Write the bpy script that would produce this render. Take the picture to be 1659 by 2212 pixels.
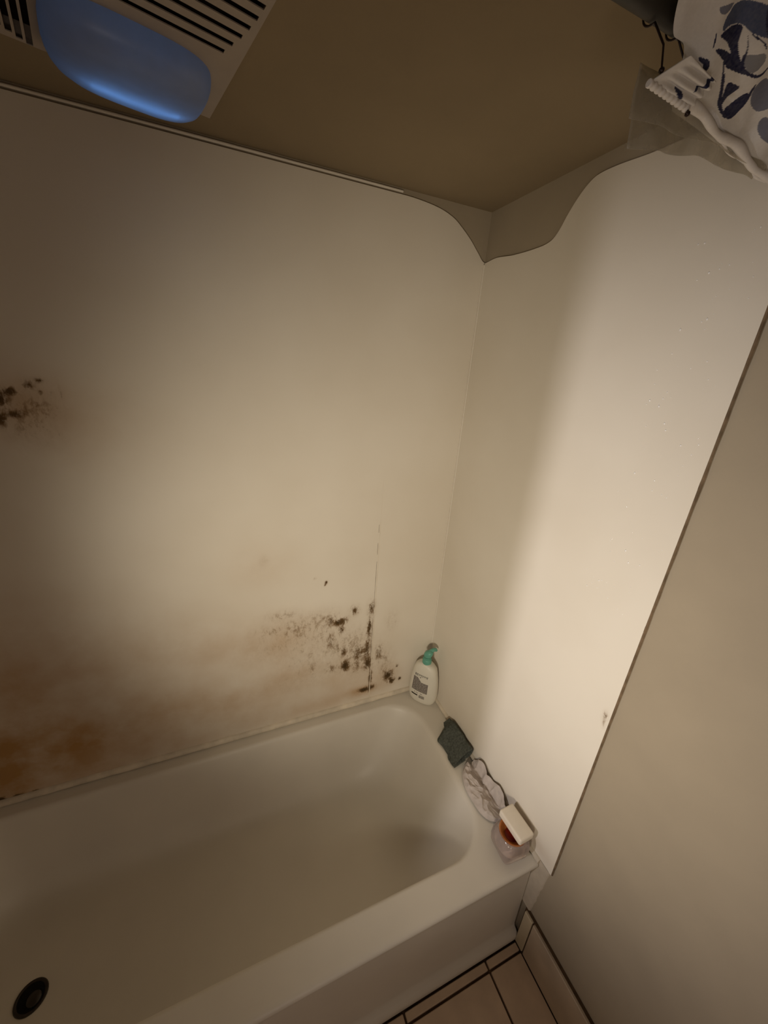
import bpy, bmesh, math, random
import numpy as np
from mathutils import Vector, Matrix, noise as mnoise

for o in list(bpy.data.objects):
    bpy.data.objects.remove(o, do_unlink=True)
S = bpy.context.scene
C = S.collection
PI = math.pi

# ------------------------------------------------------------------ camera
FPX = 816.8335                     # focal length in pixels of the 1659x2212 frame
YAW, PITCH, ROLL = 1.15580963, -0.364876319, 0.0715565876
CAM = Vector((-0.8189, -1.2012, 1.8476))
cd = bpy.data.cameras.new('camera')
cd.sensor_fit = 'VERTICAL'; cd.sensor_height = 24.0; cd.lens = FPX / 2212 * 24.0
cd.clip_start = 0.02; cd.clip_end = 30
cam = bpy.data.objects.new('camera', cd); C.objects.link(cam)
fw = Vector((math.cos(PITCH)*math.cos(YAW), math.cos(PITCH)*math.sin(YAW), math.sin(PITCH)))
rt0 = Vector((math.sin(YAW), -math.cos(YAW), 0)); up0 = rt0.cross(fw)
RT = rt0*math.cos(ROLL) + up0*math.sin(ROLL)
UP = -rt0*math.sin(ROLL) + up0*math.cos(ROLL)
m = Matrix((RT, UP, -fw)).transposed().to_4x4(); m.translation = CAM
cam.matrix_world = m
S.camera = cam

# ------------------------------------------------------------------ world, lamps, exposure
w = bpy.data.worlds.new('world'); S.world = w; w.use_nodes = True
bg = w.node_tree.nodes['Background']
bg.inputs[0].default_value = (1.0, 0.85, 0.65, 1); bg.inputs[1].default_value = 0.01
S.view_settings.view_transform = 'Standard'; S.view_settings.look = 'None'
S.view_settings.exposure = 0.0; S.view_settings.gamma = 1.0
S.view_settings.use_curve_mapping = False

def spot(name, loc, aim, power, color, size_deg, blend, radius):
    ld = bpy.data.lights.new(name, 'SPOT'); ld.energy = power; ld.color = color
    ld.spot_size = math.radians(size_deg); ld.spot_blend = blend; ld.shadow_soft_size = radius
    o = bpy.data.objects.new(name, ld); C.objects.link(o)
    o.location = loc
    o.rotation_euler = (Vector(aim) - Vector(loc)).to_track_quat('-Z', 'Y').to_euler()
    return o
# the room's lamp, standing past the far end of the tub: it reaches the end wall beside the partition
spot('room_lamp', (-2.72, -1.008, 1.42), (0, -0.54, 1.22), 98, (1.0, 0.95, 0.97), 50, 1.0, 0.035)
# a second, softer lamp in the room, left of the camera and lower
spot('fill_lamp', (-1.27, -1.48, 1.22), (-.12, -.07, 1.24), 56, (1.0, 0.89, 0.71), 87, 1.0, 0.10)
# weak fill point added low behind the camera to lift apron and curtain
ld = bpy.data.lights.new('added_fill', 'POINT'); ld.energy = 4.4; ld.color = (1.0, .84, .74); ld.shadow_soft_size = .1
o = bpy.data.objects.new('added_fill', ld); C.objects.link(o); o.location = (-.75, -1.75, 1.02)

# ------------------------------------------------------------------ helpers
def link(o, parent=None):
    C.objects.link(o)
    if parent: o.parent = parent
    return o
def tag(o, label=None, cat=None, group=None, kind=None):
    if label: o['label'] = label
    if cat: o['category'] = cat
    if group: o['group'] = group
    if kind: o['kind'] = kind
    return o
def empty(name, loc=(0, 0, 0), rz=0):
    o = bpy.data.objects.new(name, None); o.location = loc; o.rotation_euler = (0, 0, rz)
    o.empty_display_size = 0.05
    return link(o)
def mesh(name, v, f, mat=None, parent=None, smooth=None, uv=None):
    me = bpy.data.meshes.new(name); me.from_pydata([tuple(p) for p in v], [], [tuple(q) for q in f]); me.update()
    if mat: me.materials.append(mat)
    if smooth is not None:
        me.shade_smooth()
        if smooth < 180: me.set_sharp_from_angle(angle=math.radians(smooth))
    return link(bpy.data.objects.new(name, me), parent)
def bm_obj(name, bm, mat=None, parent=None, smooth=None):
    bmesh.ops.recalc_face_normals(bm, faces=bm.faces)
    me = bpy.data.meshes.new(name); bm.to_mesh(me); bm.free()
    if mat: me.materials.append(mat)
    if smooth is not None:
        me.shade_smooth()
        if smooth < 180: me.set_sharp_from_angle(angle=math.radians(smooth))
    return link(bpy.data.objects.new(name, me), parent)
def box_bm(x0, x1, y0, y1, z0, z1, bevel=0, seg=1):
    bm = bmesh.new()
    bmesh.ops.create_cube(bm, size=1)
    for v in bm.verts:
        v.co = Vector(((x0+x1)/2 + v.co.x*(x1-x0), (y0+y1)/2 + v.co.y*(y1-y0), (z0+z1)/2 + v.co.z*(z1-z0)))
    if bevel:
        bmesh.ops.bevel(bm, geom=bm.edges[:], offset=bevel, segments=seg, affect='EDGES', profile=0.5)
    return bm
def box(name, x0, x1, y0, y1, z0, z1, mat, parent=None, bevel=0, seg=1, smooth=None):
    return bm_obj(name, box_bm(x0, x1, y0, y1, z0, z1, bevel, seg), mat, parent, smooth)
def loft(loops, cap0=True, cap1=True, close=True):
    n = len(loops[0]); v = [p for l in loops for p in l]; f = []
    for i in range(len(loops)-1):
        for j in range(n if close else n-1):
            k = (j+1) % n
            f.append((i*n+j, i*n+k, (i+1)*n+k, (i+1)*n+j))
    if cap0: f.append(tuple(range(n-1, -1, -1)))
    if cap1: f.append(tuple((len(loops)-1)*n + j for j in range(n)))
    return v, f
def tube(name, pts, r, mat, parent=None, n=8, cap=True):
    pts = [Vector(p) for p in pts]; loops = []
    prev = None
    for i, p in enumerate(pts):
        t = (pts[min(i+1, len(pts)-1)] - pts[max(i-1, 0)]).normalized()
        a = prev if prev else (Vector((0, 0, 1)) if abs(t.z) < .9 else Vector((1, 0, 0)))
        s = t.cross(a).normalized(); u = s.cross(t).normalized(); prev = u
        rr = r[i] if isinstance(r, (list, tuple)) else r
        loops.append([p + (s*math.cos(2*PI*k/n) + u*math.sin(2*PI*k/n))*rr for k in range(n)])
    v, f = loft(loops, cap, cap)
    return mesh(name, v, f, mat, parent, 50)
def lathe(name, prof, mat, parent=None, n=32, center=(0, 0, 0), smooth=40):
    loops = [[(center[0]+r*math.cos(2*PI*k/n), center[1]+r*math.sin(2*PI*k/n), center[2]+z) for k in range(n)] for r, z in prof]
    v, f = loft(loops)
    return mesh(name, v, f, mat, parent, smooth)
def grid_faces(nu, nv):
    i = np.arange(nu-1)[:, None]; j = np.arange(nv-1)[None, :]
    a = (i*nv + j).ravel()
    return np.stack([a, a+nv, a+nv+1, a+1], 1)
def attr(o, name, vals):
    a = o.data.attributes.new(name, 'FLOAT', 'POINT'); a.data.foreach_set('value', np.asarray(vals, dtype=np.float32))
def fbm(x, y, z, s, oct=3):
    t = 0; a = 1; n = 0
    for k in range(oct):
        t += a*mnoise.noise((x*s, y*s, z*s)); n += a; a *= .5; s *= 2.03
    return t/n

# ------------------------------------------------------------------ materials
class NT:
    def __init__(s, name):
        s.m = bpy.data.materials.new(name); s.m.use_nodes = True
        s.t = s.m.node_tree; s.b = s.t.nodes['Principled BSDF']; s.out = s.t.nodes['Material Output']
    def n(s, typ, **kw):
        o = s.t.nodes.new(typ)
        for k, v in kw.items(): setattr(o, k, v)
        return o
    def l(s, a, b): s.t.links.new(a, b)
    def coord(s): return s.n('ShaderNodeTexCoord').outputs['Object']
    def noise(s, scale, detail=3, rough=.5, vec=None, dist=0):
        o = s.n('ShaderNodeTexNoise'); o.inputs['Scale'].default_value = scale; o.inputs['Detail'].default_value = detail
        o.inputs['Roughness'].default_value = rough; o.inputs['Distortion'].default_value = dist
        s.l(vec or s.coord(), o.inputs['Vector']); return o.outputs['Fac']
    def math(s, op, a, b=None, clamp=False):
        o = s.n('ShaderNodeMath', operation=op); o.use_clamp = clamp
        for i, x in enumerate((a, b)):
            if x is None: continue
            if isinstance(x, (int, float)): o.inputs[i].default_value = x
            else: s.l(x, o.inputs[i])
        return o.outputs[0]
    def rng(s, x, a, b, c=0, d=1):
        o = s.n('ShaderNodeMapRange'); o.clamp = True
        s.l(x, o.inputs[0])
        for i, v in enumerate((a, b, c, d)): o.inputs[i+1].default_value = v
        return o.outputs[0]
    def mix(s, fac, a, b):
        o = s.n('ShaderNodeMix', data_type='RGBA')
        if isinstance(fac, (int, float)): o.inputs[0].default_value = fac
        else: s.l(fac, o.inputs[0])
        for i, x in ((6, a), (7, b)):
            if isinstance(x, tuple): o.inputs[i].default_value = (*x[:3], 1)
            else: s.l(x, o.inputs[i])
        return o.outputs[2]
    def attr(s, name):
        o = s.n('ShaderNodeAttribute'); o.attribute_name = name; return o.outputs['Fac']
    def bump(s, h, strength=.2, dist=.002):
        o = s.n('ShaderNodeBump'); o.inputs['Strength'].default_value = strength; o.inputs['Distance'].default_value = dist
        s.l(h, o.inputs['Height']); s.l(o.outputs[0], s.b.inputs['Normal'])
    def set(s, color=None, rough=None, spec=None, **kw):
        if color is not None:
            if isinstance(color, tuple): s.b.inputs['Base Color'].default_value = (*color[:3], 1)
            else: s.l(color, s.b.inputs['Base Color'])
        if rough is not None: s.b.inputs['Roughness'].default_value = rough
        if spec is not None: s.b.inputs['Specular IOR Level'].default_value = spec
        for k, v in kw.items(): s.b.inputs[k].default_value = v
        return s.m

def simple(name, color, rough=.5, spec=.5, var=.06, scale=30, bump=0, bscale=200, **kw):
    t = NT(name)
    n = t.noise(scale, 4)
    lo = tuple(c*(1-var) for c in color); hi = tuple(min(1, c*(1+var)) for c in color)
    col = t.mix(t.rng(n, .3, .7), lo, hi)
    if bump: t.bump(t.noise(bscale, 4), bump, .002)
    return t.set(col, rough, spec, **kw)

def panel_material():
    t = NT('surround_plastic')
    co = t.coord()
    base = t.mix(t.rng(t.noise(2.2, 3), .35, .65), (.72, .655, .55), (.77, .71, .61))
    # orange-brown soap and rust film
    st = t.attr('stain')
    film = t.math('MULTIPLY', st, t.rng(t.noise(5, 5, .6), .28, .66, .25, 1.15), True)
    base = t.mix(film, base, (.42, .235, .085))
    # mildew: dense centres, broken edges
    d = t.attr('mold')
    mp = t.n('ShaderNodeMapping'); mp.inputs['Scale'].default_value = (1, 1, .6); t.l(co, mp.inputs['Vector'])
    n1 = t.rng(t.noise(70, 6, .68, vec=mp.outputs[0], dist=.5), .28, .72)
    n2 = t.rng(t.noise(190, 4, .6, vec=mp.outputs[0]), .25, .75)
    n = t.math('ADD', t.math('MULTIPLY', n1, .68), t.math('MULTIPLY', n2, .32))
    lim = t.math('SUBTRACT', 1.0, d)
    msk = t.rng(t.math('SUBTRACT', n, lim), -.04, .34)
    msk = t.math('MULTIPLY', msk, t.rng(d, .08, .75, .1, 1.0), True)
    haze = t.math('MULTIPLY', t.rng(d, .05, .8, 0, .55), n1)
    base = t.mix(haze, base, (.30, .18, .075))
    base = t.mix(msk, base, t.mix(t.rng(d, .55, 1.0), (.20, .115, .045), (.055, .032, .010)))
    t.bump(t.noise(14, 2), .12, .004)
    return t.set(base, .62, .22)
M = {}
M['panel'] = panel_material()
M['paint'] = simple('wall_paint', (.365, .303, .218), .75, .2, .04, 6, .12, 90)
M['bounce_paint'] = simple('bounce_paint', (.74, .68, .58), .8, .2, .04, 6, .1, 90)  # unseen walls made paler than the painted ones to bounce more light
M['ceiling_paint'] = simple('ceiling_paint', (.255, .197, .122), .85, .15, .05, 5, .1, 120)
M['tub'] = simple('tub_enamel', (.70, .65, .565), .42, .35, .04, 4)
M['caulk'] = simple('caulk', (.66, .58, .46), .6, .3, .14, 22, .3, 120)
M['old_caulk'] = simple('dirty_caulk', (.50, .43, .335), .65, .3, .08, 30, .15, 120)
M['gap'] = simple('dark_gap', (.16, .11, .065), .8, .2, .3, 40)
M['grout'] = simple('grout', (.085, .052, .028), .9, .1, .35, 25, .3, 200)
M['tile'] = simple('floor_tile', (.60, .46, .33), .5, .35, .12, 12, .08, 80)
M['tile_base'] = simple('base_tile', (.50, .40, .29), .45, .35, .1, 12)
M['tile_pale'] = simple('pale_base_tile', (.56, .47, .32), .45, .35, .08, 12)
M['drain'] = simple('drain_metal', (.035, .026, .018), .45, .4, .2, 60)
M['black'] = simple('drain_black', (.006, .005, .004), .8, .2, .2, 60)
M['fan'] = simple('fan_plastic', (.34, .285, .235), .55, .3, .05, 20)
M['fan_dark'] = simple('fan_inside', (.012, .007, .004), .9, .1, .3, 40)
M['rod'] = simple('rod_bronze', (.035, .030, .024), .5, .4, .2, 40)
M['hook'] = simple('hook_wire', (.030, .018, .014), .35, .5, .1, 80, Metallic=.6)
M['bottle'] = simple('bottle_plastic', (.72, .68, .58), .42, .4, .02, 30)
M['pump'] = simple('pump_green', (.13, .36, .27), .4, .4, .08, 60)
M['print_grey'] = simple('print_grey', (.23, .20, .175), .6, .2, .2, 160)
M['print_black'] = simple('print_black', (.03, .022, .018), .6, .2, .1, 60)
M['dark_cloth'] = simple('dark_terry', (.095, .102, .088), .95, .1, .35, 140, .9, 420)
M['pale_cloth'] = simple('pale_cotton', (.56, .49, .44), .95, .1, .08, 60, .5, 500)
M['soap'] = simple('soap', (.80, .72, .60), .5, .35, .03, 30, .1, 60)
M['glass'] = simple('jar_glass', (.80, .67, .61), .12, .5, .01, 10, **{'Transmission Weight': .72, 'IOR': 1.45})
M['amber'] = simple('amber_glass', (.62, .22, .06), .2, .5, .2, 60, **{'Transmission Weight': .25})
M['wax'] = simple('red_wax', (.26, .022, .010), .4, .4, .2, 60)
M['water'] = simple('drop_glint', (.93, .91, .88), .1, .8, .01, 10)  # opaque near-white: the sparkle of the droplets is put into the colour

# fan lens: frosted plastic that passes light
t = NT('frosted_lens')
dif = t.n('ShaderNodeBsdfDiffuse'); dif.inputs[0].default_value = (.165, .16, .145, 1)
tr = t.n('ShaderNodeBsdfTranslucent'); tr.inputs[0].default_value = (.75, .82, .9, 1)
gl = t.n('ShaderNodeBsdfGlossy'); gl.inputs[0].default_value = (.5, .5, .5, 1); gl.inputs['Roughness'].default_value = .35
fr = t.rng(t.noise(40, 3), .3, .7, .34, .40)
mx = t.n('ShaderNodeMixShader'); t.l(fr, mx.inputs[0]); t.l(dif.outputs[0], mx.inputs[1]); t.l(tr.outputs[0], mx.inputs[2])
m2 = t.n('ShaderNodeMixShader'); m2.inputs[0].default_value = .06; t.l(mx.outputs[0], m2.inputs[1]); t.l(gl.outputs[0], m2.inputs[2])
t.l(m2.outputs[0], t.out.inputs[0]); M['lens'] = t.m
t = NT('lens_glow_tube')  # blue emitter added behind the lens to make its bluish highlight
t.set((.3, .4, .6), .5)
t.b.inputs['Emission Color'].default_value = (.17, .42, .95, 1); t.b.inputs['Emission Strength'].default_value = 2.0
t.l(t.rng(t.noise(20, 2), 0, 1, .4, .6), t.b.inputs['Roughness'])
M['tube'] = t.m
# clear vinyl liner
t = NT('clear_vinyl')
tp = t.n('ShaderNodeBsdfTransparent'); tp.inputs[0].default_value = (.95, .93, .88, 1)
df = t.n('ShaderNodeBsdfPrincipled'); df.inputs['Base Color'].default_value = (.50, .46, .38, 1); df.inputs['Roughness'].default_value = .3
mx = t.n('ShaderNodeMixShader'); t.l(t.rng(t.noise(30, 3), .3, .7, .30, .50), mx.inputs[0])
t.l(tp.outputs[0], mx.inputs[1]); t.l(df.outputs[0], mx.inputs[2]); t.l(mx.outputs[0], t.out.inputs[0])
M['liner'] = t.m
# printed curtain cloth: white ground, navy and slate flower print held in the attribute "ink"
t = NT('printed_curtain')
vc = t.n('ShaderNodeAttribute'); vc.attribute_name = 'ink'
t.bump(t.noise(900, 2), .15, .0005)
wv = t.mix(t.rng(t.noise(300, 3), .3, .7, 0, .12), vc.outputs['Color'], (.4, .38, .36))
M['curtain'] = t.set(wv, .85, .15)

# ------------------------------------------------------------------ the room
H = 2.318                          # ceiling height
RIM = 0.415                        # tub rim height
XL, YR = -1.75, -0.80              # partition at the far end of the tub, its free edge
def st(o): o['kind'] = 'structure'; return o
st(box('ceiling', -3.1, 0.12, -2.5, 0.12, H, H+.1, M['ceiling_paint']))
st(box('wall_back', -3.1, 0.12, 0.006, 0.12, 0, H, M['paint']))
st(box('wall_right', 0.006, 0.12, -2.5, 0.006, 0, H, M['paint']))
st(box('wall_front', -3.1, 0.12, -2.6, -2.5, 0, H, M['bounce_paint']))
st(box('wall_far_left', -3.2, -3.1, -2.5, 0.12, 0, H, M['bounce_paint']))
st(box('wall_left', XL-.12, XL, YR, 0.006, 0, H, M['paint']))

floor = st(box('floor', -3.1, 0.006, -2.5, 0.006, -.06, -.008, M['grout']))
def tile_row(y0, y1, joints, mat):
    for a, b in zip(joints[:-1], joints[1:]):
        g = .0035
        box('tile', a+g, b-g, y0+g, y1-g, -.012, random.uniform(-.0006, .0008), mat, floor, .0018)
random.seed(4)
jx = [-.008, -.140]
while jx[-1] > -2.9: jx.append(round(jx[-1]-.305, 4))
jx = jx[::-1]
tile_row(-.8005, -.7725, jx, M['tile'])
yy = -.8005
while yy > -2.3:
    tile_row(yy-.305, yy, jx, M['tile']); yy -= .305

base = st(box('baseboard_right', -.002, .006, -2.5, -.766, -.008, .186, M['grout']))
jb = [-.769, -.806, -1.111, -1.416, -1.721, -2.026, -2.331]
for i, (a, b) in enumerate(zip(jb[:-1], jb[1:])):
    g = .002
    box('tile', -.0105, .002, b+g, a-g, .0025, .181, M['tile_pale'] if i == 0 else M['tile_base'], base, .002)

# ------------------------------------------------------------------ tub surround
sur = empty('tub_surround', (-.8, -.01, RIM))
tag(sur, 'off-white plastic tub surround panels with mildew and rust stains, cut-down corner', 'wall surround')
SO = Vector(sur.location)
ZB = .434
MOLD = [(-0.314,0.928,0.0146,0.0319,0.75),(-0.318,0.833,0.0107,0.0524,0.95),(-0.321,0.725,0.0133,0.0501,0.7),(-0.316,0.641,0.0182,0.0364,0.95),(-0.299,0.56,0.0094,0.0433,0.85),(-0.438,0.888,0.0238,0.0203,0.85),(-0.459,0.886,0.0118,0.0135,0.8),(-0.387,0.93,0.0181,0.0201,0.75),(-0.484,0.898,0.0116,0.0199,0.6),(-0.439,0.847,0.012,0.0184,0.75),(-0.419,0.658,0.0193,0.0302,1.1),(-0.428,0.732,0.0125,0.0243,0.7),(-0.36,0.706,0.0393,0.045,0.62),(-0.367,0.638,0.031,0.036,0.5),(-0.393,0.78,0.0629,0.0599,0.42),(-0.267,0.688,0.0161,0.0413,0.6),(-0.212,0.544,0.027,0.0306,1.05),(-0.191,0.504,0.0176,0.0171,1.0),(-0.151,0.506,0.0082,0.0092,1.2),(-0.17,0.585,0.0074,0.0097,0.9),(-0.328,0.494,0.0259,0.0138,1.1),(-0.293,0.499,0.0216,0.0167,0.8),(-0.505,1.081,0.0054,0.0064,1.15),(-0.51,1.07,0.0036,0.004,0.9),(-0.547,1.104,0.0044,0.0039,0.5),(-0.482,0.803,0.0159,0.0371,0.55),(-0.458,0.761,0.0122,0.019,0.5),(-0.48,0.659,0.025,0.0248,0.5),(-0.561,0.683,0.0198,0.0216,0.42),(-0.614,0.895,0.061,0.0429,0.47),(-0.726,0.903,0.047,0.0311,0.38),(-0.674,0.966,0.0509,0.0204,0.4),(-0.512,0.911,0.0567,0.0393,0.42),(-0.53,0.838,0.0575,0.0406,0.38),(-0.69,0.823,0.1056,0.0545,0.3),(-0.724,1.201,0.0137,0.016,0.3),(-0.548,0.739,0.1174,0.0705,0.33),(-0.623,0.642,0.1163,0.0483,0.25),(-0.236,0.626,0.0332,0.0668,0.42),(-0.22,0.845,0.027,0.0437,0.3),(-1.216,1.763,0.0089,0.0065,0.8),(-1.24,1.751,0.0122,0.0108,0.72),(-1.278,1.736,0.0188,0.0108,0.85),(-1.299,1.717,0.0169,0.0174,0.9),(-1.219,1.735,0.0045,0.0066,0.6),(-1.2,1.731,0.0055,0.0078,0.62),(-1.179,1.736,0.0028,0.0157,0.5),(-1.281,1.682,0.0174,0.009,0.75),(-1.309,1.671,0.0136,0.0179,0.8),(-1.238,1.699,0.0447,0.0315,0.45),(-1.261,1.655,0.0446,0.0345,0.36),(-1.22,1.632,0.0372,0.0296,0.25),(-1.59,0.44,0.024,0.0128,1.2),(-1.545,0.438,0.0196,0.0086,1.2),(-1.496,0.438,0.0152,0.0065,1.1)]
MOLD = [(a, b, c, d, e*1.28 if e < .6 else .77 + (e-.6)*.48) for a, b, c, d, e in MOLD]
def gauss_sum(X, Z, L):
    d = np.zeros_like(X)
    for cx, cz, sx, sz, a in L:
        d = d + (a*np.exp(-.5*((X-cx)/sx)**2 - .5*((Z-cz)/sz)**2))**2.6
    return d**(1/2.6)
# rust film: low on the wall, strongest towards the far end, with blotches
STAIN = [(-1.62,.60,.28,.18,1.15),(-1.45,.86,.22,.20,.62),(-1.25,.62,.28,.13,.62),(-.95,.60,.25,.10,.50),(-.72,.84,.17,.08,.46),(-.62,.66,.20,.12,.44),(-.40,.60,.16,.12,.34),(-.33,.49,.07,.025,.75),(-.24,.55,.06,.06,.45),(-1.0,.90,.22,.09,.36),(-.73,1.18,.08,.06,.20),(-1.27,1.70,.10,.06,.55),(-1.2,1.66,.12,.09,.25),(-1.1,.48,.5,.05,.42),(-.55,.48,.3,.035,.36)]
def panel(name, axis, u, ztop, nz, mold, stain, off=0.0, back=.006):
    """flat sheet in the plane axis=off; u are positions along it, ztop its cut top edge; a skirt closes it to the wall"""
    nu = len(u); zt = np.array([ztop(a) for a in u])
    tt = np.linspace(0, 1, nz)
    Z = ZB + (zt[:, None]-ZB)*tt[None, :]; U = np.repeat(np.array(u)[:, None], nz, 1)
    P = np.full(U.shape, off)
    B = np.stack([U, P, Z], -1) if axis == 'y' else np.stack([P, U, Z], -1)
    v = B.reshape(-1, 3); f = grid_faces(nu, nz).tolist()
    # skirt
    idx = np.arange(nu*nz).reshape(nu, nz)
    ring = list(idx[:, 0]) + list(idx[-1, 1:]) + list(idx[-2::-1, -1]) + list(idx[0, -2:0:-1])
    k = len(ring); v2 = v[ring].copy()
    v2[:, 1 if axis == 'y' else 0] = back
    n0 = len(v); v = np.vstack([v, v2])
    for i in range(k):
        j = (i+1) % k; f.append((ring[i], n0+i, n0+j, ring[j]))
    v = v - np.array(SO)
    o = mesh(name, v.tolist(), f, M['panel'], sur, 40)
    bm = bmesh.new(); bm.from_mesh(o.data); bmesh.ops.recalc_face_normals(bm, faces=bm.faces)
    c = Vector((-.8, -1, 1)) - SO
    bm.faces.ensure_lookup_table()
    f0 = bm.faces[0]
    if f0.normal.dot(c - f0.calc_center_median()) < 0: bmesh.ops.reverse_faces(bm, faces=bm.faces)
    bm.to_mesh(o.data); bm.free()
    W = np.array(v) + np.array(SO); a = W[:, 0] if axis == 'y' else W[:, 1]
    attr(o, 'mold', gauss_sum(a, W[:, 2], mold) if mold else np.zeros(len(W)))
    attr(o, 'stain', gauss_sum(a, W[:, 2], stain) if stain else np.zeros(len(W)))
    return o
def interp(pts):
    xs = [p[0] for p in pts]; ys = [p[1] for p in pts]
    # smooth interpolation through points
    def g(x):
        if x <= xs[0]: return ys[0]
        if x >= xs[-1]: return ys[-1]
        i = max(k for k in range(len(xs)-1) if xs[k] <= x)
        h = xs[i+1]-xs[i]; s = (x-xs[i])/h
        def sl(k):
            if k == 0 or k == len(xs)-1: return 0
            return (ys[k+1]-ys[k-1])/(xs[k+1]-xs[k-1])
        m0, m1 = sl(i)*h, sl(i+1)*h
        return (2*s**3-3*s**2+1)*ys[i] + (s**3-2*s**2+s)*m0 + (-2*s**3+3*s**2)*ys[i+1] + (s**3-s**2)*m1
    return g
top_b = interp([(-.34, 2.302), (-.26, 2.301), (-.182, 2.293), (-.13, 2.278), (-.096, 2.258), (-.06, 2.232), (-.03, 2.205), (0, 2.182)])
top_e = interp([(-.80, 2.272), (-.528, 2.274), (-.44, 2.281), (-.39, 2.280), (-.365, 2.268), (-.342, 2.247), (-.322, 2.222), (-.306, 2.198), (-.284, 2.180), (-.24, 2.174), (-.14, 2.176), (-.06, 2.184), (0, 2.180)])
panel('back_panel', 'y', np.arange(-1.745, -.2995, .005), lambda x: 2.302, 375, MOLD, STAIN, 0.0)
panel('corner_panel', 'y', np.linspace(-.3000, -.0005, 61), top_b, 375, MOLD, STAIN, 0.0)
panel('end_panel', 'x', np.linspace(-.80, -.0015, 161), top_e, 120, [(-.788, 1.078, .006, .012, .85), (-.79, 1.055, .004, .01, .6)], [(-.70, .47, .1, .02, .2), (-.1, .5, .15, .1, .12)], 0.0)
# caulk beads: seam, corner, along the tub, top edge
def bead(name, pts, r, mat, wob=.25, n=6, parent=sur, taper=False):
    P = [Vector(p) - (SO if parent is sur else Vector((0, 0, 0))) for p in pts]
    rr = [max(.0003, r*(1 + wob*mnoise.noise(Vector(p)*23.0))) for p in pts]
    if taper: rr = [q_*(1 - .75*i/len(rr)) for i, q_ in enumerate(rr)]
    return tube(name, P, rr, mat, parent, n)
lin = lambda a, b, k: [tuple(a[i] + (b[i]-a[i])*j/k for i in range(3)) for j in range(k+1)]
bead('seam_bead', lin((-.2985, .0012, ZB), (-.3000, .0012, 2.05), 90), .0024, M['caulk'], taper=True)
bead('seam_crack', lin((-.3045, .0003, .47), (-.3050, .0009, 1.85), 60), .0013, M['gap'], .9, 5, taper=True)
bead('corner_bead', lin((-.0008, -.0020, ZB), (-.0008, -.0020, 2.175), 90), .0034, M['panel'])
bead('tub_bead', lin((-1.74, .0015, .4275), (-.004, .0015, .4275), 120), .0135, M['caulk'], .12, 10)
bead('end_bead', lin((.0012, -.004, .425), (.0012, -.758, .425), 60), .0105, M['caulk'], .12, 10)
bead('top_bead', lin((-1.74, .003, 2.310), (-.30, .003, 2.310), 90), .0032, M['panel'], .2, 8)
bead('edge_gap', lin((.0030, -.8015, .436), (.0030, -.8015, 2.268), 90), .0030, M['gap'], .35, 6)
# tapering strip of filler between the tub end and the painted wall
v = []; K = 24
for i in range(K+1):
    s = i/K; z = .432 - s*.246
    y1 = -.795 + .016*s + .003*mnoise.noise((s*9, 1, 3)); y0 = -.742
    v += [(.0065, y1, z), (.0005 + .001*mnoise.noise((s*14, 0, 0)), y1+.004, z), (.0002, y0, z)]
f = []
for i in range(K):
    for j in range(2): f.append((i*3+j, i*3+j+1, i*3+j+4, i*3+j+3))
mesh('filler_strip', [Vector(p)-SO for p in v], f, M['old_caulk'], sur, 60)

# ------------------------------------------------------------------ bathtub
tub = empty('bathtub', (-.83, -.38, 0))
tag(tub, 'off-white built-in bathtub with rounded basin and straight apron', 'bathtub')
TO = Vector(tub.location)
def rrect(x0, x1, y0, y1, r, z, k=10, sx=40, sy=16):
    p = []
    def seg(a, b, n):
        for i in range(n): p.append((a[0]+(b[0]-a[0])*i/n, a[1]+(b[1]-a[1])*i/n, z))
    def arc(cx, cy, a0, n):
        for i in range(n): a = a0 + PI/2*i/n; p.append((cx+r*math.cos(a), cy+r*math.sin(a), z))
    seg((x0+r, y0), (x1-r, y0), sx); arc(x1-r, y0+r, -PI/2, k)
    seg((x1, y0+r), (x1, y1-r), sy); arc(x1-r, y1-r, 0, k)
    seg((x1-r, y1), (x0+r, y1), sx); arc(x0+r, y1-r, PI/2, k)
    seg((x0, y1-r), (x0, y0+r), sy); arc(x0+r, y0+r, PI, k)
    return p
E0, E1, YB = XL+.001, -.001, -.001
rows = [(E0,E1,-.771,YB,.003,.001),(E0,E1,-.772,YB,.003,.022),(E0,E1,-.769,YB,.003,.028),(E0,E1,-.762,YB,.003,.032),
        (E0,E1,-.752,YB,.003,.037),(E0,E1,-.748,YB,.003,.05),(E0,E1,-.743,YB,.003,.34),(E0,E1,-.744,YB,.003,.372),
        (E0,E1,-.749,YB,.003,.386),(E0,E1,-.7545,YB,.003,.392),(E0,E1,-.7590,YB,.003,.399),(E0,E1,-.7595,YB,.003,.405),(E0,E1,-.7575,YB,.003,.411),(E0,E1,-.752,YB,.003,.4145),(E0,E1,-.744,YB,.003,.415)]
inn = [(-1.715,-.092,-.672,-.040,.150,.415),(-1.711,-.098,-.668,-.044,.148,.4145),(-1.707,-.106,-.664,-.049,.146,.412),(-1.703,-.113,-.6605,-.053,.144,.407),(-1.700,-.119,-.658,-.056,.143,.399),
       (-1.695,-.132,-.654,-.062,.142,.375),(-1.685,-.165,-.646,-.073,.140,.32),(-1.672,-.205,-.636,-.088,.138,.25),(-1.660,-.247,-.625,-.104,.135,.19),(-1.648,-.282,-.612,-.120,.13,.15),(-1.63,-.315,-.594,-.140,.125,.125),
       (-1.61,-.350,-.572,-.165,.12,.108),(-1.58,-.39,-.545,-.195,.11,.101),(-1.54,-.44,-.51,-.235,.09,.0985)]
loops = [rrect(*r) for r in rows+inn]
loops = [[Vector(p)-TO for p in l] for l in loops]
v, f = loft(loops, False, False)
n = len(loops[0]); nl = len(loops)-1
cx = Vector((-.95, -.375, .098)) - TO
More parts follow.
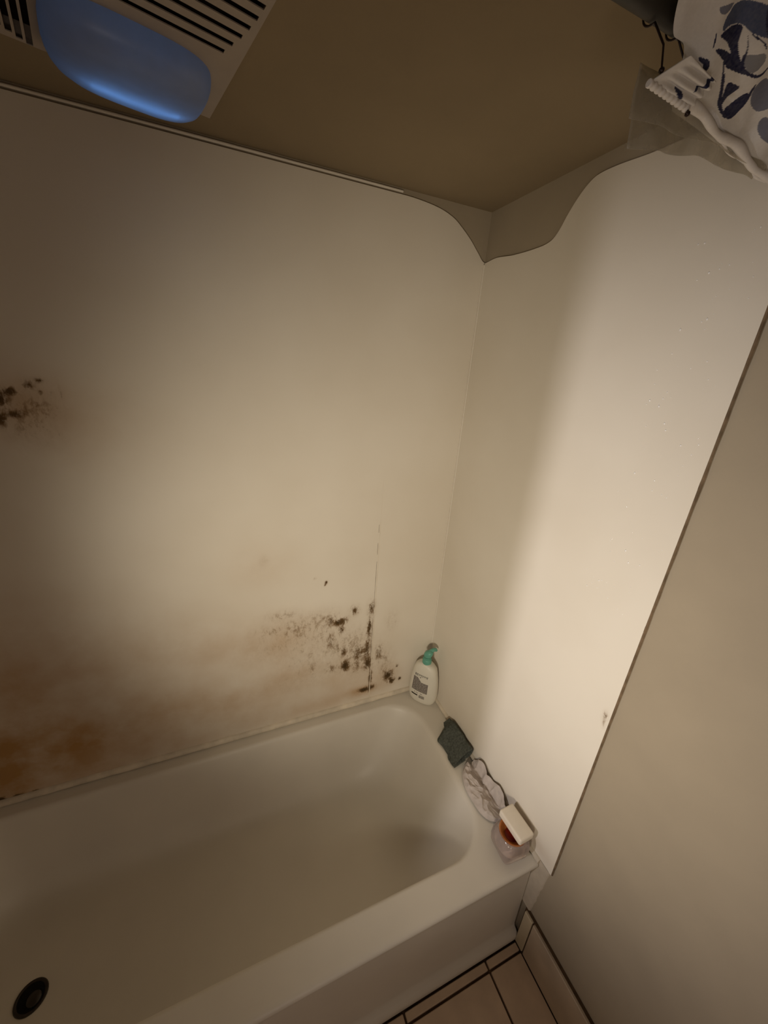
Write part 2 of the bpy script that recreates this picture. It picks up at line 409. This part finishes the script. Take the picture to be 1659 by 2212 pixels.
v.append(cx); ci = len(v)-1
for j in range(n): f.append((nl*n+j, nl*n+(j+1) % n, ci))
mesh('shell', v, f, M['tub'], tub, 70)
# drain: flange ring, black well and stopper
dc = Vector((-1.452, -.386, .1005)) - TO
lathe('drain_flange', [(.026,-.004),(.031,.0006),(.0345,.0022),(.0375,.0018),(.039,-.001)], M['drain'], tub, 36, dc)
lathe('drain_well', [(.0305,.0012),(.028,.0016),(.018,.0014),(.002,.0012)], M['black'], tub, 30, dc)
lathe('drain_stopper', [(.0165,.001),(.017,.005),(.0145,.008),(.008,.0095),(.002,.010)], M['drain'], tub, 26, (dc.x+.010, dc.y-.008, dc.z))

# ------------------------------------------------------------------ ceiling fan with light
fa = math.radians(14)
fan = empty('bathroom_fan_light', (-.812, -.159, H), fa)
tag(fan, 'bathroom ceiling exhaust fan with slotted grille and lens with an added bluish glow', 'exhaust fan')
# local: u = +x to the right, v = -y away from the back wall, z down from the ceiling
def slotted(name, us, vs, slots, z, th, mat):
    us = sorted(set(us)); vs = sorted(set(vs)); bm = bmesh.new()
    vm = {}
    def V(a, b):
        if (a, b) not in vm: vm[(a, b)] = bm.verts.new((a, -b, z))
        return vm[(a, b)]
    for a0, a1 in zip(us[:-1], us[1:]):
        for b0, b1 in zip(vs[:-1], vs[1:]):
            ca, cb = (a0+a1)/2, (b0+b1)/2
            if any(s[0] < ca < s[1] and s[2] < cb < s[3] for s in slots): continue
            bm.faces.new((V(a0, b0), V(a1, b0), V(a1, b1), V(a0, b1)))
    g = bmesh.ops.extrude_face_region(bm, geom=bm.faces[:])
    for e in g['geom']:
        if isinstance(e, bmesh.types.BMVert): e.co.z += th
    return bm_obj(name, bm, mat, fan)
slots = []
for i, (vv, ur) in enumerate([(.207,-.010),(.231,-.004),(.255,.002),(.279,.006),(.303,.009),(.327,.010)]):
    slots.append((-.235, ur, vv-.0048, vv+.0048))
for uu, v0 in [(-.2475,.004),(-.2590,.010),(-.2705,.018),(-.2820,.026),(-.2935,.034)]:
    slots.append((uu-.0040, uu+.0040, v0, .335))
U0, U1, V0, V1 = -.52, .017, .003, .372
us = [U0, U1] + [s[0] for s in slots] + [s[1] for s in slots]
vs = [V0, V1] + [s[2] for s in slots] + [s[3] for s in slots]
ZF = -.036
slotted('grille', us, vs, slots, ZF, .0015, M['fan'])
# sloping skirt of the grille up to the ceiling
e = .006
lo = [(U0, -V0), (U1, -V0), (U1, -V1), (U0, -V1)]; hi = [(U0-e, -V0+e), (U1+e, -V0+e), (U1+e, -V1-e), (U0-e, -V1-e)]
v, f = loft([[(x, y, ZF) for x, y in lo], [(x, y, ZF+.010) for x, y in [(a+(c-a)*.6, b+(d-b)*.6) for (a, b), (c, d) in zip(lo, hi)]], [(x, y, -.0005) for x, y in hi]], False, False)
mesh('skirt', v, f, M['fan'], fan)
v, f = loft([[(x*.99, y, -.012) for x, y in lo], [(x*.99, y, -.001) for x, y in lo]])
mesh('housing', v, f, M['fan_dark'], fan)
# lens: long rounded dome
def sell(a, b, p, n=56):
    out = []
    for k in range(n):
        t = 2*PI*k/n; c, s = math.cos(t), math.sin(t)
        out.append((a*math.copysign(abs(c)**(2/p), c), b*math.copysign(abs(s)**(2/p), s)))
    return out
lc = (-.121, -.086)
prof = [(1.0, 0), (1.0, -.006), (.985, -.014), (.95, -.022), (.88, -.030), (.76, -.037), (.58, -.042), (.36, -.045), (.15, -.046)]
loops = []
for s, dz in prof:
    ins = (1-s)
    loops.append([(lc[0]+x, lc[1]+y, ZF+dz) for x, y in sell(.113-ins*.085, .090-ins*.085, 3.4 - ins*1.2)])
v, f = loft(loops, False, True)
mesh('lens', v, f, M['lens'], fan, 80)
tube('glow_tube', [(lc[0]-.060+.130*i/8, lc[1]+.022, ZF-.028) for i in range(9)], .0115, M['tube'], fan, 12)  # added emitter, placed where the lens highlight should fall

# ------------------------------------------------------------------ curtain rod, curtain, hooks, liner
rod = empty('curtain_rod', (-.875, -.765, 2.236))
tag(rod, 'dark curtain rod running under the ceiling above the tub edge', 'curtain rod')
tube('pole', [(-.87+1.74*i/10, 0, 0) for i in range(11)], .0125, M['rod'], rod, 16)
for sx in (-1, 1):
    tube('end_flange', [(sx*.874, 0, 0), (sx*.860, 0, 0)], [.024, .018], M['rod'], rod, 20)

cur = empty('shower_curtain', (-.18, -.77, 2.20))
tag(cur, 'white shower curtain with navy flower print bundled over the rod', 'shower curtain')
CO = Vector(cur.location)
P0 = Vector((0, -.75, 2.18)); VV = Vector((0, -.768, .64)); NN = Vector((0, -.64, -.768))
INK = {
 'blue': [[(-0.293,0.075),(-0.294,0.08),(-0.248,0.093),(-0.217,0.08),(-0.23,0.076),(-0.248,0.072),(-0.257,0.072),(-0.263,0.073),(-0.281,0.067),(-0.285,0.061),(-0.292,0.068)]],
 'soft': [[(-0.191,0.052),(-0.167,0.059),(-0.135,0.046),(-0.139,0.035),(-0.152,0.034),(-0.174,0.037)],[(-0.131,0.034),(-0.118,0.038),(-0.08,0.022),(-0.098,0.021),(-0.119,0.024)],[(-0.311,0.072),(-0.303,0.078),(-0.296,0.08),(-0.295,0.073),(-0.301,0.07)]],
 'grey': [[(-0.235,0.057),(-0.234,0.061),(-0.225,0.065),(-0.219,0.069),(-0.208,0.066),(-0.206,0.058),(-0.211,0.053),(-0.224,0.053)]],
 'navy': [[(-0.287,0.059),(-0.278,0.067),(-0.263,0.073),(-0.259,0.069),(-0.255,0.064),(-0.246,0.059),(-0.224,0.052),(-0.214,0.051),(-0.228,0.047),(-0.242,0.045),(-0.252,0.048),(-0.276,0.05),(-0.277,0.052),(-0.268,0.054),(-0.245,0.053),(-0.263,0.058),(-0.276,0.059)],
          [(-0.243,0.081),(-0.256,0.091),(-0.246,0.094),(-0.215,0.08),(-0.23,0.076)],
          [(-0.226,0.039),(-0.21,0.026),(-0.2,0.02),(-0.207,0.031),(-0.205,0.042),(-0.215,0.041)],
          [(-0.196,0.019),(-0.196,0.027),(-0.191,0.042),(-0.182,0.041),(-0.177,0.03),(-0.178,0.02),(-0.185,0.018)],
          [(-0.238,0.041),(-0.221,0.029),(-0.209,0.021),(-0.196,0.017),(-0.182,0.017),(-0.175,0.02),(-0.174,0.03),(-0.178,0.04),(-0.189,0.05),(-0.192,0.049),(-0.184,0.04),(-0.179,0.031),(-0.181,0.021),(-0.189,0.019),(-0.197,0.02),(-0.217,0.03),(-0.235,0.042)],
          [(-0.254,0.048),(-0.252,0.049),(-0.236,0.041),(-0.211,0.024),(-0.214,0.024),(-0.239,0.041)],[(-0.293,0.06),(-0.291,0.06),(-0.281,0.051),(-0.283,0.051)],
          [(-0.236,0.057),(-0.237,0.062),(-0.253,0.071),(-0.252,0.071),(-0.235,0.062),(-0.231,0.057),(-0.223,0.052),(-0.197,0.055),(-0.195,0.064),(-0.192,0.063),(-0.194,0.054),(-0.214,0.05),(-0.227,0.052)],
          [(-0.248,0.072),(-0.24,0.073),(-0.224,0.073),(-0.219,0.07),(-0.227,0.072),(-0.238,0.072),(-0.246,0.071)],
          [(-0.287,0.041),(-0.278,0.043),(-0.272,0.043),(-0.267,0.039),(-0.267,0.031),(-0.282,0.023),(-0.285,0.023),(-0.275,0.031),(-0.273,0.037),(-0.278,0.039),(-0.284,0.039)],
          [(-0.311,0.018),(-0.307,0.019),(-0.293,0.018),(-0.291,0.014),(-0.296,0.014)]]}
def smooth_poly(P, k=2):
    for _ in range(k):
        Q = []
        for i in range(len(P)):
            a, b = P[i], P[(i+1) % len(P)]
            Q += [(a[0]*.75+b[0]*.25, a[1]*.75+b[1]*.25), (a[0]*.25+b[0]*.75, a[1]*.25+b[1]*.75)]
        P = Q
    return P
INK = {k: [smooth_poly(p) for p in v] for k, v in INK.items()}
COL = {'blue': (.085, .105, .185), 'soft': (.19, .20, .26), 'grey': (.27, .27, .29), 'navy': (.020, .022, .065)}
def inside(A, B, poly):
    r = np.zeros(A.shape, bool); n = len(poly)
    for i in range(n):
        (x0, y0), (x1, y1) = poly[i], poly[(i+1) % n]
        if y0 == y1: continue
        c = ((B < y0) != (B < y1)) & (A < (x1-x0)*(B-y0)/(y1-y0)+x0)
        r ^= c
    return r
def paint(o, A, B):
    col = np.ones((len(A), 4), np.float32); col[:, :3] = (.80, .765, .72)
    for k in ('soft', 'blue', 'grey', 'navy'):
        for poly in INK[k]:
            m_ = inside(A, B, poly)
            # the cloth repeats its motif further along, off to the side
            col[m_, :3] = COL[k]
            if k in ('soft', 'navy', 'blue'):
                col[inside(A-.20, B-.055, poly), :3] = COL[k]
    a = o.data.attributes.new('ink', 'FLOAT_COLOR', 'POINT'); a.data.foreach_set('color', col.ravel())
def sst(x, a, b):
    s = max(0, min(1, (x-a)/(b-a))); return s*s*(3-2*s)
# bundle: a roll of cloth lying over the rod. section runs from the hem, up the side that
# faces the room, over the top and back down on the tub side
NA, NB1, NB2_ = 400, 160, 40
NB = NB1 + NB2_
A = np.linspace(-.352, -.006, NA)
v = []; AA = []; BB = []
for a in A:
    lft = sst(a, -.356, -.326)      # rounded fold at the free end
    drop = -.020*sst(a, -.30, -.02)
    bmin = .046*(1 - sst(a, -.315, -.255)) - .004
    for jb_ in range(NB):
        if jb_ < NB1:              # face towards the room
            b = bmin + (.13-bmin)*jb_/(NB1-1)
            p = P0 + VV*b + Vector((a, 0, drop*(1-b/.13)))
            h_ = sst(b, bmin, bmin+.025)
            bulge = .010*math.sin(PI*min(1, max(0, (b-bmin)/(.13-bmin)))) + h_*.009*fbm(a, b*1.2, 1.7, 22, 2)
            bulge += h_*.0045*math.sin(a*70 + b*60 + 2*fbm(a, b, 0, 18, 2))
            p = p + NN*bulge
        else:                      # over the top and down behind
            s_ = (jb_-NB1+1)/NB2_; b = .13 + .17*s_
            q0 = P0 + VV*.13 + Vector((a, 0, 0))
            ang = s_*PI*1.08
            k_ = .35 + .65*sst(a, -.30, -.24)
            p = q0 + Vector((0, .0575*k_*(1-math.cos(ang)), .018*math.sin(ang) - .060*s_*k_))
            p = p + Vector((0, .004*fbm(a, b, 4, 30, 2), .003*fbm(a, b, 9, 30, 2)))
        ctr = Vector((a, -.81, 2.250))
        p = ctr + (p-ctr)*(.30 + .70*math.sqrt(max(0, lft)))
        p.x = a
        v.append(p - CO); AA.append(a); BB.append(b)
fcs = grid_faces(NA, NB).tolist()
cb = mesh('printed_cloth', v, fcs, M['curtain'], cur, 180)
paint(cb, np.array(AA), np.array(BB))
so = cb.modifiers.new('thickness', 'SOLIDIFY'); so.thickness = .0012; so.offset = 0

# pleated heading flap at the free end
NA2, NB2 = 70, 40
v = []; AA = []; BB = []
A_, B_, D_, E_ = (-.347, .014), (-.320, .043), (-.262, .036), (-.270, .010)
for i in range(NA2):
    s = i/(NA2-1)
    lo = (A_[0]+(E_[0]-A_[0])*s, A_[1]+(E_[1]-A_[1])*s); hi2 = (B_[0]+(D_[0]-B_[0])*s, B_[1]+(D_[1]-B_[1])*s)
    for j in range(NB2):
        t_ = j/(NB2-1)
        a = lo[0]+(hi2[0]-lo[0])*t_; b = lo[1]+(hi2[1]-lo[1])*t_
        pl = .0032*math.sin(t_*22 - s*3) * sst(s, .05, .4) + .0015*fbm(a, b, 2, 60, 2)
        v.append(P0 + VV*b + Vector((a, 0, 0)) + NN*(.030 + pl) - CO); AA.append(a); BB.append(b)
fl = mesh('heading_flap', v, grid_faces(NA2, NB2).tolist(), M['curtain'], cur, 180)
paint(fl, np.array(AA), np.array(BB))
so = fl.modifiers.new('thickness', 'SOLIDIFY'); so.thickness = .0014; so.offset = 0
# rolled hem: scalloped at the flap, loose rope of cloth further along
pts = []; rr = []
for i in range(61):
    s = i/60; a = -.3475+(-.270+.3475)*s; b = .0135+(.0095-.0135)*s
    pts.append(P0 + VV*b + Vector((a, 0, 0)) + NN*.031 - CO); rr.append(.0036 + .0006*math.sin(s*62))
tube('scalloped_edge', pts, rr, M['curtain'], cur, 10)
pts = []; rr = []
for i in range(71):
    s = i/70; a = -.268+(-.006+.268)*s; b = .012 - .030*s + .002*math.sin(s*15)
    pts.append(P0 + VV*b + Vector((a, 0, 0)) + NN*(.022+.004*math.sin(s*9)) - CO)
    rr.append(.0050 + .0007*math.sin(s*13+1) + .0004*math.sin(s*37))
hemc = tube('hem', pts, rr, M['curtain'], cur, 12)
pts = []; rr = []
for i in range(51):
    s = i/50; a = -.175+(-.02+.175)*s; b = -.004 - .017*s + .002*math.sin(s*11+2)
    pts.append(P0 + VV*b + Vector((a, 0, 0)) + NN*(.016+.003*math.sin(s*8)) - CO)
    rr.append(.0024 + .0005*math.sin(s*17+1))
tube('loose_edge', pts, rr, M['curtain'], cur, 10)
for nm in ('scalloped_edge', 'hem', 'loose_edge'):
    o = bpy.data.objects[nm]
    col = np.ones((len(o.data.vertices), 4), np.float32); col[:, :3] = (.80, .755, .71)
    at = o.data.attributes.new('ink', 'FLOAT_COLOR', 'POINT'); at.data.foreach_set('color', col.ravel())

# wire hooks from the rod to the heading
def hook(x, bx, bb, dn, label):
    h = empty('curtain_hook', (x, -.765, 2.236))
    tag(h, label, 'curtain hook', 'wire curtain hooks')
    end = P0 + VV*bb + Vector((bx, 0, 0)) + NN*dn - Vector(h.location)
    ring = [(0, .0150*math.cos(a), .0150*math.sin(a)) for a in np.linspace(PI*.75, -PI*.55, 18)]
    last = Vector(ring[-1]); mid = last.lerp(end, .5) + Vector((.004, -.003, .001))
    pts = ring + [tuple(last.lerp(mid, .5)), tuple(mid), tuple(mid.lerp(end, .55)), tuple(end)]
    tube('wire', pts, .0011, M['hook'], h, 8)
    k = lathe('bead_tip', [(.0005,-.003),(.0026,-.0015),(.003,0),(.0026,.0015),(.0005,.003)], M['hook'], h, 12, tuple(end))
    return h
hook(-.345, -.338, .024, .026, 'dark wire curtain hook at the free end of the curtain heading')
hook(-.305, -.272, .008, .037, 'dark wire curtain hook crossing the pleated curtain heading')

# clear liner below the hem
ln = empty('liner_sheet', (-.2, -.745, 2.19))
tag(ln, 'short clear vinyl liner hanging below the printed curtain', 'curtain liner')
LO = Vector(ln.location)
def sheet(name, top, bot, y0, amp, nu=50, nv=16):
    v = []
    for i in range(nu):
        s = i/(nu-1)
        def at(P):
            d = [0]
            for k in range(1, len(P)): d.append(d[-1]+math.hypot(P[k][0]-P[k-1][0], P[k][1]-P[k-1][1]))
            x = s*d[-1]
            for k in range(1, len(P)):
                if x <= d[k]+1e-9:
                    t_ = (x-d[k-1])/(d[k]-d[k-1]); return (P[k-1][0]+(P[k][0]-P[k-1][0])*t_, P[k-1][1]+(P[k][1]-P[k-1][1])*t_)
            return P[-1]
        a, b = at(top), at(bot)
        for j in range(nv):
            t_ = j/(nv-1); x = a[0]+(b[0]-a[0])*t_; z = a[1]+(b[1]-a[1])*t_
            v.append(Vector((x, y0 + amp*math.sin(s*17+t_*2) + amp*fbm(x, z, 0, 25, 2), z)) - LO)
    o = mesh(name, v, grid_faces(nu, nv).tolist(), M['liner'], ln, 180)
    m_ = o.modifiers.new('thickness', 'SOLIDIFY'); m_.thickness = .0006
    return o
sheet('liner_fold', [(-.342, 2.194), (-.272, 2.200), (-.16, 2.186), (-.05, 2.160)], [(-.337, 2.147), (-.27, 2.150), (-.17, 2.158), (-.05, 2.152)], -.757, .0025)
sheet('liner_panel', [(-.325, 2.200), (-.27, 2.200), (-.16, 2.186), (-.05, 2.160)], [(-.315, 2.128), (-.27, 2.134), (-.19, 2.147), (-.05, 2.150)], -.744, .003)

# ------------------------------------------------------------------ lotion bottle
bt = empty('lotion_bottle', (-.058, -.067, RIM+.0005), math.atan2(-.772, .635))
tag(bt, 'white pump lotion bottle with green cap standing in the tub corner', 'bottle')
# local x = width, y = depth; the printed face looks to local -y
PB = [(0, .044, .022), (.004, .053, .029), (.012, .059, .033), (.03, .0655, .035), (.06, .068, .036), (.10, .0665, .036), (.14, .062, .034), (.175, .0555, .032), (.195, .050, .030), (.207, .041, .026), (.2145, .029, .023), (.218, .019, .018)]
loops = [[(x, y, z) for x, y in sell(a, b, 2.5, 48)] for z, a, b in PB]
v, f = loft(loops)
mesh('body', v, f, M['bottle'], bt, 60)
lathe('collar', [(.0185,.212),(.0205,.214),(.0205,.236),(.0190,.239),(.0150,.241),(.0150,.2465),(.0095,.248)], M['pump'], bt, 28)
# pump head with its spout, twisted towards the corner
ph = empty('pump_tmp'); bpy.data.objects.remove(ph)
loops = []
for z, a, b, dx in [(.246,.010,.010,0),(.250,.0165,.015,0),(.256,.0185,.0165,.001),(.264,.0190,.0165,.003),(.272,.0175,.0150,.006),(.279,.0125,.011,.009),(.282,.004,.004,.010)]:
    loops.append([(x+dx, y, z) for x, y in sell(a, b, 2.2, 28)])
v, f = loft(loops); hd = mesh('pump_head', v, f, M['pump'], bt, 60)
tube('spout', [(.004, .003, .268), (.012, .010, .276), (.020, .017, .283), (.026, .022, .283), (.028, .024, .277)], [.0110, .0100, .0085, .0072, .0066], M['pump'], bt, 12)
# print on the curved face
def wd(z):
    for (z0, a0, b0), (z1, a1, b1) in zip(PB[:-1], PB[1:]):
        if z0 <= z <= z1:
            s = (z-z0)/(z1-z0); return a0+(a1-a0)*s, b0+(b1-b0)*s
    return PB[-1][1:]
def face_pt(x, z, off=.0006):
    a, b = wd(z); c = min(1, abs(x)/a)
    return (x, -b*(1-c**2.5)**(1/2.5) - off, z)
def patch(rects, name, mat):
    v = []; f = []
    for x0, x1, z0, z1 in rects:
        k = max(2, int((x1-x0)/.006)+1); b0 = len(v)
        for i in range(k):
            x = x0+(x1-x0)*i/(k-1); v += [face_pt(x, z0), face_pt(x, z1)]
        for i in range(k-1): f.append((b0+2*i, b0+2*i+2, b0+2*i+3, b0+2*i+1))
    return mesh(name, v, f, mat, bt)
random.seed(9)
rows_ = []
z = .146
while z > .072:
    x = -.046 + random.uniform(0, .001) + max(0, (z-.075)*.06); xe = .030
    if z > .126: xe = -.020 + (.146-z)*.9
    while x < xe:
        l = random.uniform(.006, .017); rows_.append((x, min(x+l, xe), z-.0018, z+.0009)); x += l+.0010
    z -= .0030
patch(rows_, 'text_block', M['print_grey'])
hd_ = []
x = -.036
while x < .024:
    l = random.uniform(.0025, .0048); h_ = random.choice((.005, .008, .0095))
    hd_.append((x, x+l, .163, .1655)); hd_.append((x, x+.0018, .163-h_, .163)); x += l+.0022
hd_ += [(-.012, -.008, .148, .1515), (-.034, -.0325, .154, .165)]
patch(hd_, 'heading_marks', M['print_black'])
patch([(-.030,-.027,.060,.066),(-.022,-.018,.060,.064),(-.016,-.011,.060,.063),(-.002,.003,.060,.064),(.004,.009,.060,.063)], 'small_marks', M['print_grey'])
patch([(-.044, -.013, .0445, .0515)], 'black_bar', M['print_black'])
bars = []; x = -.006
while x < .020:
    l = random.choice((.0009, .0015, .0022)); bars.append((x, x+l, .037, .053)); x += l+random.choice((.0005, .0009))
patch(bars, 'barcode', M['print_grey'])

# ------------------------------------------------------------------ dark folded washcloth
dk = empty('washcloth', (-.04, -.32, RIM))
tag(dk, 'dark green-grey washcloth folded over on the tub ledge', 'washcloth')
DO = Vector(dk.location)
flapx = interp([(-.398, -.086), (-.385, -.084), (-.355, -.088), (-.33, -.090), (-.30, -.096), (-.288, -.100), (-.275, -.094), (-.262, -.076), (-.235, -.036)])
v = []; NY, NS = 80, 60
for i in range(NY):
    y = -.394 + (.394-.228)*i/(NY-1)
    fx = flapx(y)
    e = 1 - .75*sst(y, -.275, -.228)             # the far end narrows to a point
    P = [(fx, .4195), (fx*.80-.006, .436), (-.054, .4535+.003*math.sin(y*40)), (-.032, .470), (-.018, .4765), (-.0085, .470), (-.0075, .456), (-.016, .442), (-.032, .432), (-.050, .426)]
    P = [(-.010+(px+.010)*(1 if px < -.06 else .55+.45*e), .419+(pz-.419)*(.45+.55*e)) for px, pz in P]
    for j in range(NS):
        s = j/(NS-1)*(len(P)-1); k = min(int(s), len(P)-2); t_ = s-k
        p0 = P[max(k-1, 0)]; p1 = P[k]; p2 = P[k+1]; p3 = P[min(k+2, len(P)-1)]
        cr = lambda a, b, c, d: .5*((2*b)+(-a+c)*t_+(2*a-5*b+4*c-d)*t_*t_+(-a+3*b-3*c+d)*t_**3)
        x = cr(p0[0], p1[0], p2[0], p3[0]); zz = cr(p0[1], p1[1], p2[1], p3[1])
        d = .0040*fbm(x, y, zz, 40, 3) + .0022*math.sin(y*70+x*90)*(1-s/9)
        zz = max(.4185, zz + d); x = min(-.0055, x + d*.4)
        v.append(Vector((x, y + .004*fbm(x, zz, 3, 30, 2), zz)) - DO)
o = mesh('folded_cloth', v, grid_faces(NY, NS).tolist(), M['dark_cloth'], dk, 180)
m_ = o.modifiers.new('thickness', 'SOLIDIFY'); m_.thickness = .0045; m_.offset = 1
# lower layer of the fold peeking out towards the basin
v = []; NY, NS = 50, 20
for i in range(NY):
    y = -.404 + .115*i/(NY-1)
    for j in range(NS):
        s = j/(NS-1)
        x0 = -.094 + .030*sst(y, -.37, -.31) - .012*math.sin((y+.404)*28)*.4
        x = x0 + s*.055
        v.append(Vector((x, y + .006*s, .4195 + .010*s + .003*fbm(x, y, 8, 45, 2) + .002)) - DO)
o = mesh('under_layer', v, grid_faces(NY, NS).tolist(), M['dark_cloth'], dk, 180)
m_ = o.modifiers.new('thickness', 'SOLIDIFY'); m_.thickness = .003; m_.offset = 1

# ------------------------------------------------------------------ pale crumpled washcloth
pc = empty('washcloth', (-.05, -.51, RIM))
tag(pc, 'pale grey crumpled washcloth lying on the tub ledge beside the soap', 'washcloth')
QO = Vector(pc.location)
inx = interp([(-.625, -.050), (-.605, -.078), (-.575, -.094), (-.53, -.099), (-.49, -.098), (-.455, -.088), (-.43, -.074), (-.412, -.055)])
upz = interp([(-.625, .440), (-.60, .462), (-.575, .480), (-.55, .484), (-.525, .466), (-.505, .466), (-.48, .476), (-.46, .482), (-.44, .470), (-.412, .436)])
NY, NS = 130, 90; v = []
for i in range(NY):
    y = -.622 + .210*i/(NY-1)
    x0 = inx(y); zt = upz(y)
    for j in range(NS):
        s = j/(NS-1)
        # ledge part, then a loose fold standing against the wall
        if s < .62:
            t_ = s/.62; x = x0 + (-.020-x0)*t_; zb = .4215 + .010*math.sin(PI*min(1, t_*1.2)) ; nx, nz = 0, 1
        else:
            t_ = (s-.62)/.38; x = -.020 + .010*t_ ; zb = .4215 + (zt-.4215)*t_ + .003; nx, nz = -1, .3
        q1 = y*1.0 + x*.85 + .020*fbm(x, y, 1.3, 18, 2); q2 = y*.55 - x*1.2 + .018*fbm(x, y, 5.1, 22, 2)
        r1 = 1 - abs(math.sin(q1*62)); r2 = 1 - abs(math.sin(q2*48+.7))
        k1 = 1 - abs(fbm(x*1.5+y*.5, y*.8-x*.7, 2.2, 17, 2))*3.0; k2 = 1 - abs(fbm(x, y*.7+x, 8.4, 34, 2))*2.8
        d = (.0080*max(0, k1)**2 + .0030*max(0, k2)**2 + .0026*r1**2 + .0015*fbm(x, y, zb, 60, 3)) * (sst(s, 0, .12)) * (.55+.45*sst(y, -.622, -.60))
        x = min(-.0045, x + nx*d); zb = max(.4180, zb + nz*d)
        v.append(Vector((x, y + .005*fbm(x, zb, 7, 35, 2), zb)) - QO)
o = mesh('crumpled_cloth', v, grid_faces(NY, NS).tolist(), M['pale_cloth'], pc, 180)
m_ = o.modifiers.new('thickness', 'SOLIDIFY'); m_.thickness = .0018; m_.offset = 1

# ------------------------------------------------------------------ glass jar and soap bar
jr = empty('glass_jar', (-.0665, -.6870, RIM+.0006), math.radians(-4))
tag(jr, 'squat square glass jar with amber bowl under the soap bar', 'jar')
def sq(a, z, p): return [(x, y, z) for x, y in sell(a, a, p, 48)]
JS = 1.2
L_ = [sq(.034, 0, 6), sq(.041, .002, 7), sq(.0445, .008, 7), sq(.0475, .028, 6), sq(.0475, .044, 5), sq(.0460, .056, 3.6), sq(.0440, .063, 2.6), sq(.0425, .066, 2.2),
      sq(.0405, .066, 2), sq(.0385, .063, 2), sq(.0375, .050, 2), sq(.0360, .030, 2), sq(.0330, .020, 2), sq(.015, .0165, 2)]
v, f = loft([[(x, y, z*JS) for x, y, z in l] for l in L_]); mesh('body', v, f, M['glass'], jr, 45)
lathe('amber_bowl', [(.014,.0180),(.0320,.0215),(.0350,.031),(.0365,.050),(.0376,.0635),(.0415,.0672),(.0418,.0686),(.0398,.0686),(.0350,.0655),(.0300,.0605),(.0250,.0560),(.0200,.0525),(.002,.0520)], M['amber'], jr, 40).scale = (1, 1, JS)
lathe('red_wax', [(.0185,.0523),(.0205,.0532),(.0210,.0540),(.0195,.0548),(.002,.0550)], M['wax'], jr, 36).scale = (1, 1, JS)
sp = empty('soap_bar', (-.0500, -.6795, RIM+.0837), math.radians(2.5))
sp.rotation_euler = (0, 0, math.radians(2.5))
tag(sp, 'cream white bar of soap resting across the top of the amber jar', 'soap')
bm = box_bm(-.0285, .0285, -.049, .049, 0, .0265, .0065, 4)
for vv in bm.verts:
    r2 = (vv.co.x/.0285)**2 + (vv.co.y/.049)**2
    if vv.co.z > .02: vv.co.z -= .0022*max(0, 1-r2)
bm_obj('bar', bm, M['soap'], sp, 60)

# ------------------------------------------------------------------ water droplets on the end panel
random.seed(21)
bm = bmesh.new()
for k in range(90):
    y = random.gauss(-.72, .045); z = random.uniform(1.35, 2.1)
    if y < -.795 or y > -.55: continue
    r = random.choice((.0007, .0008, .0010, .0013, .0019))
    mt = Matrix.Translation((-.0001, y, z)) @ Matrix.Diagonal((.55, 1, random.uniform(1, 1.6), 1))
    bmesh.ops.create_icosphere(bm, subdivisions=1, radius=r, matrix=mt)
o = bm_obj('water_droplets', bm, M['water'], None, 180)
tag(o, 'tiny water droplets on the white end wall panel, coloured white as glints', 'droplets', None, 'stuff')
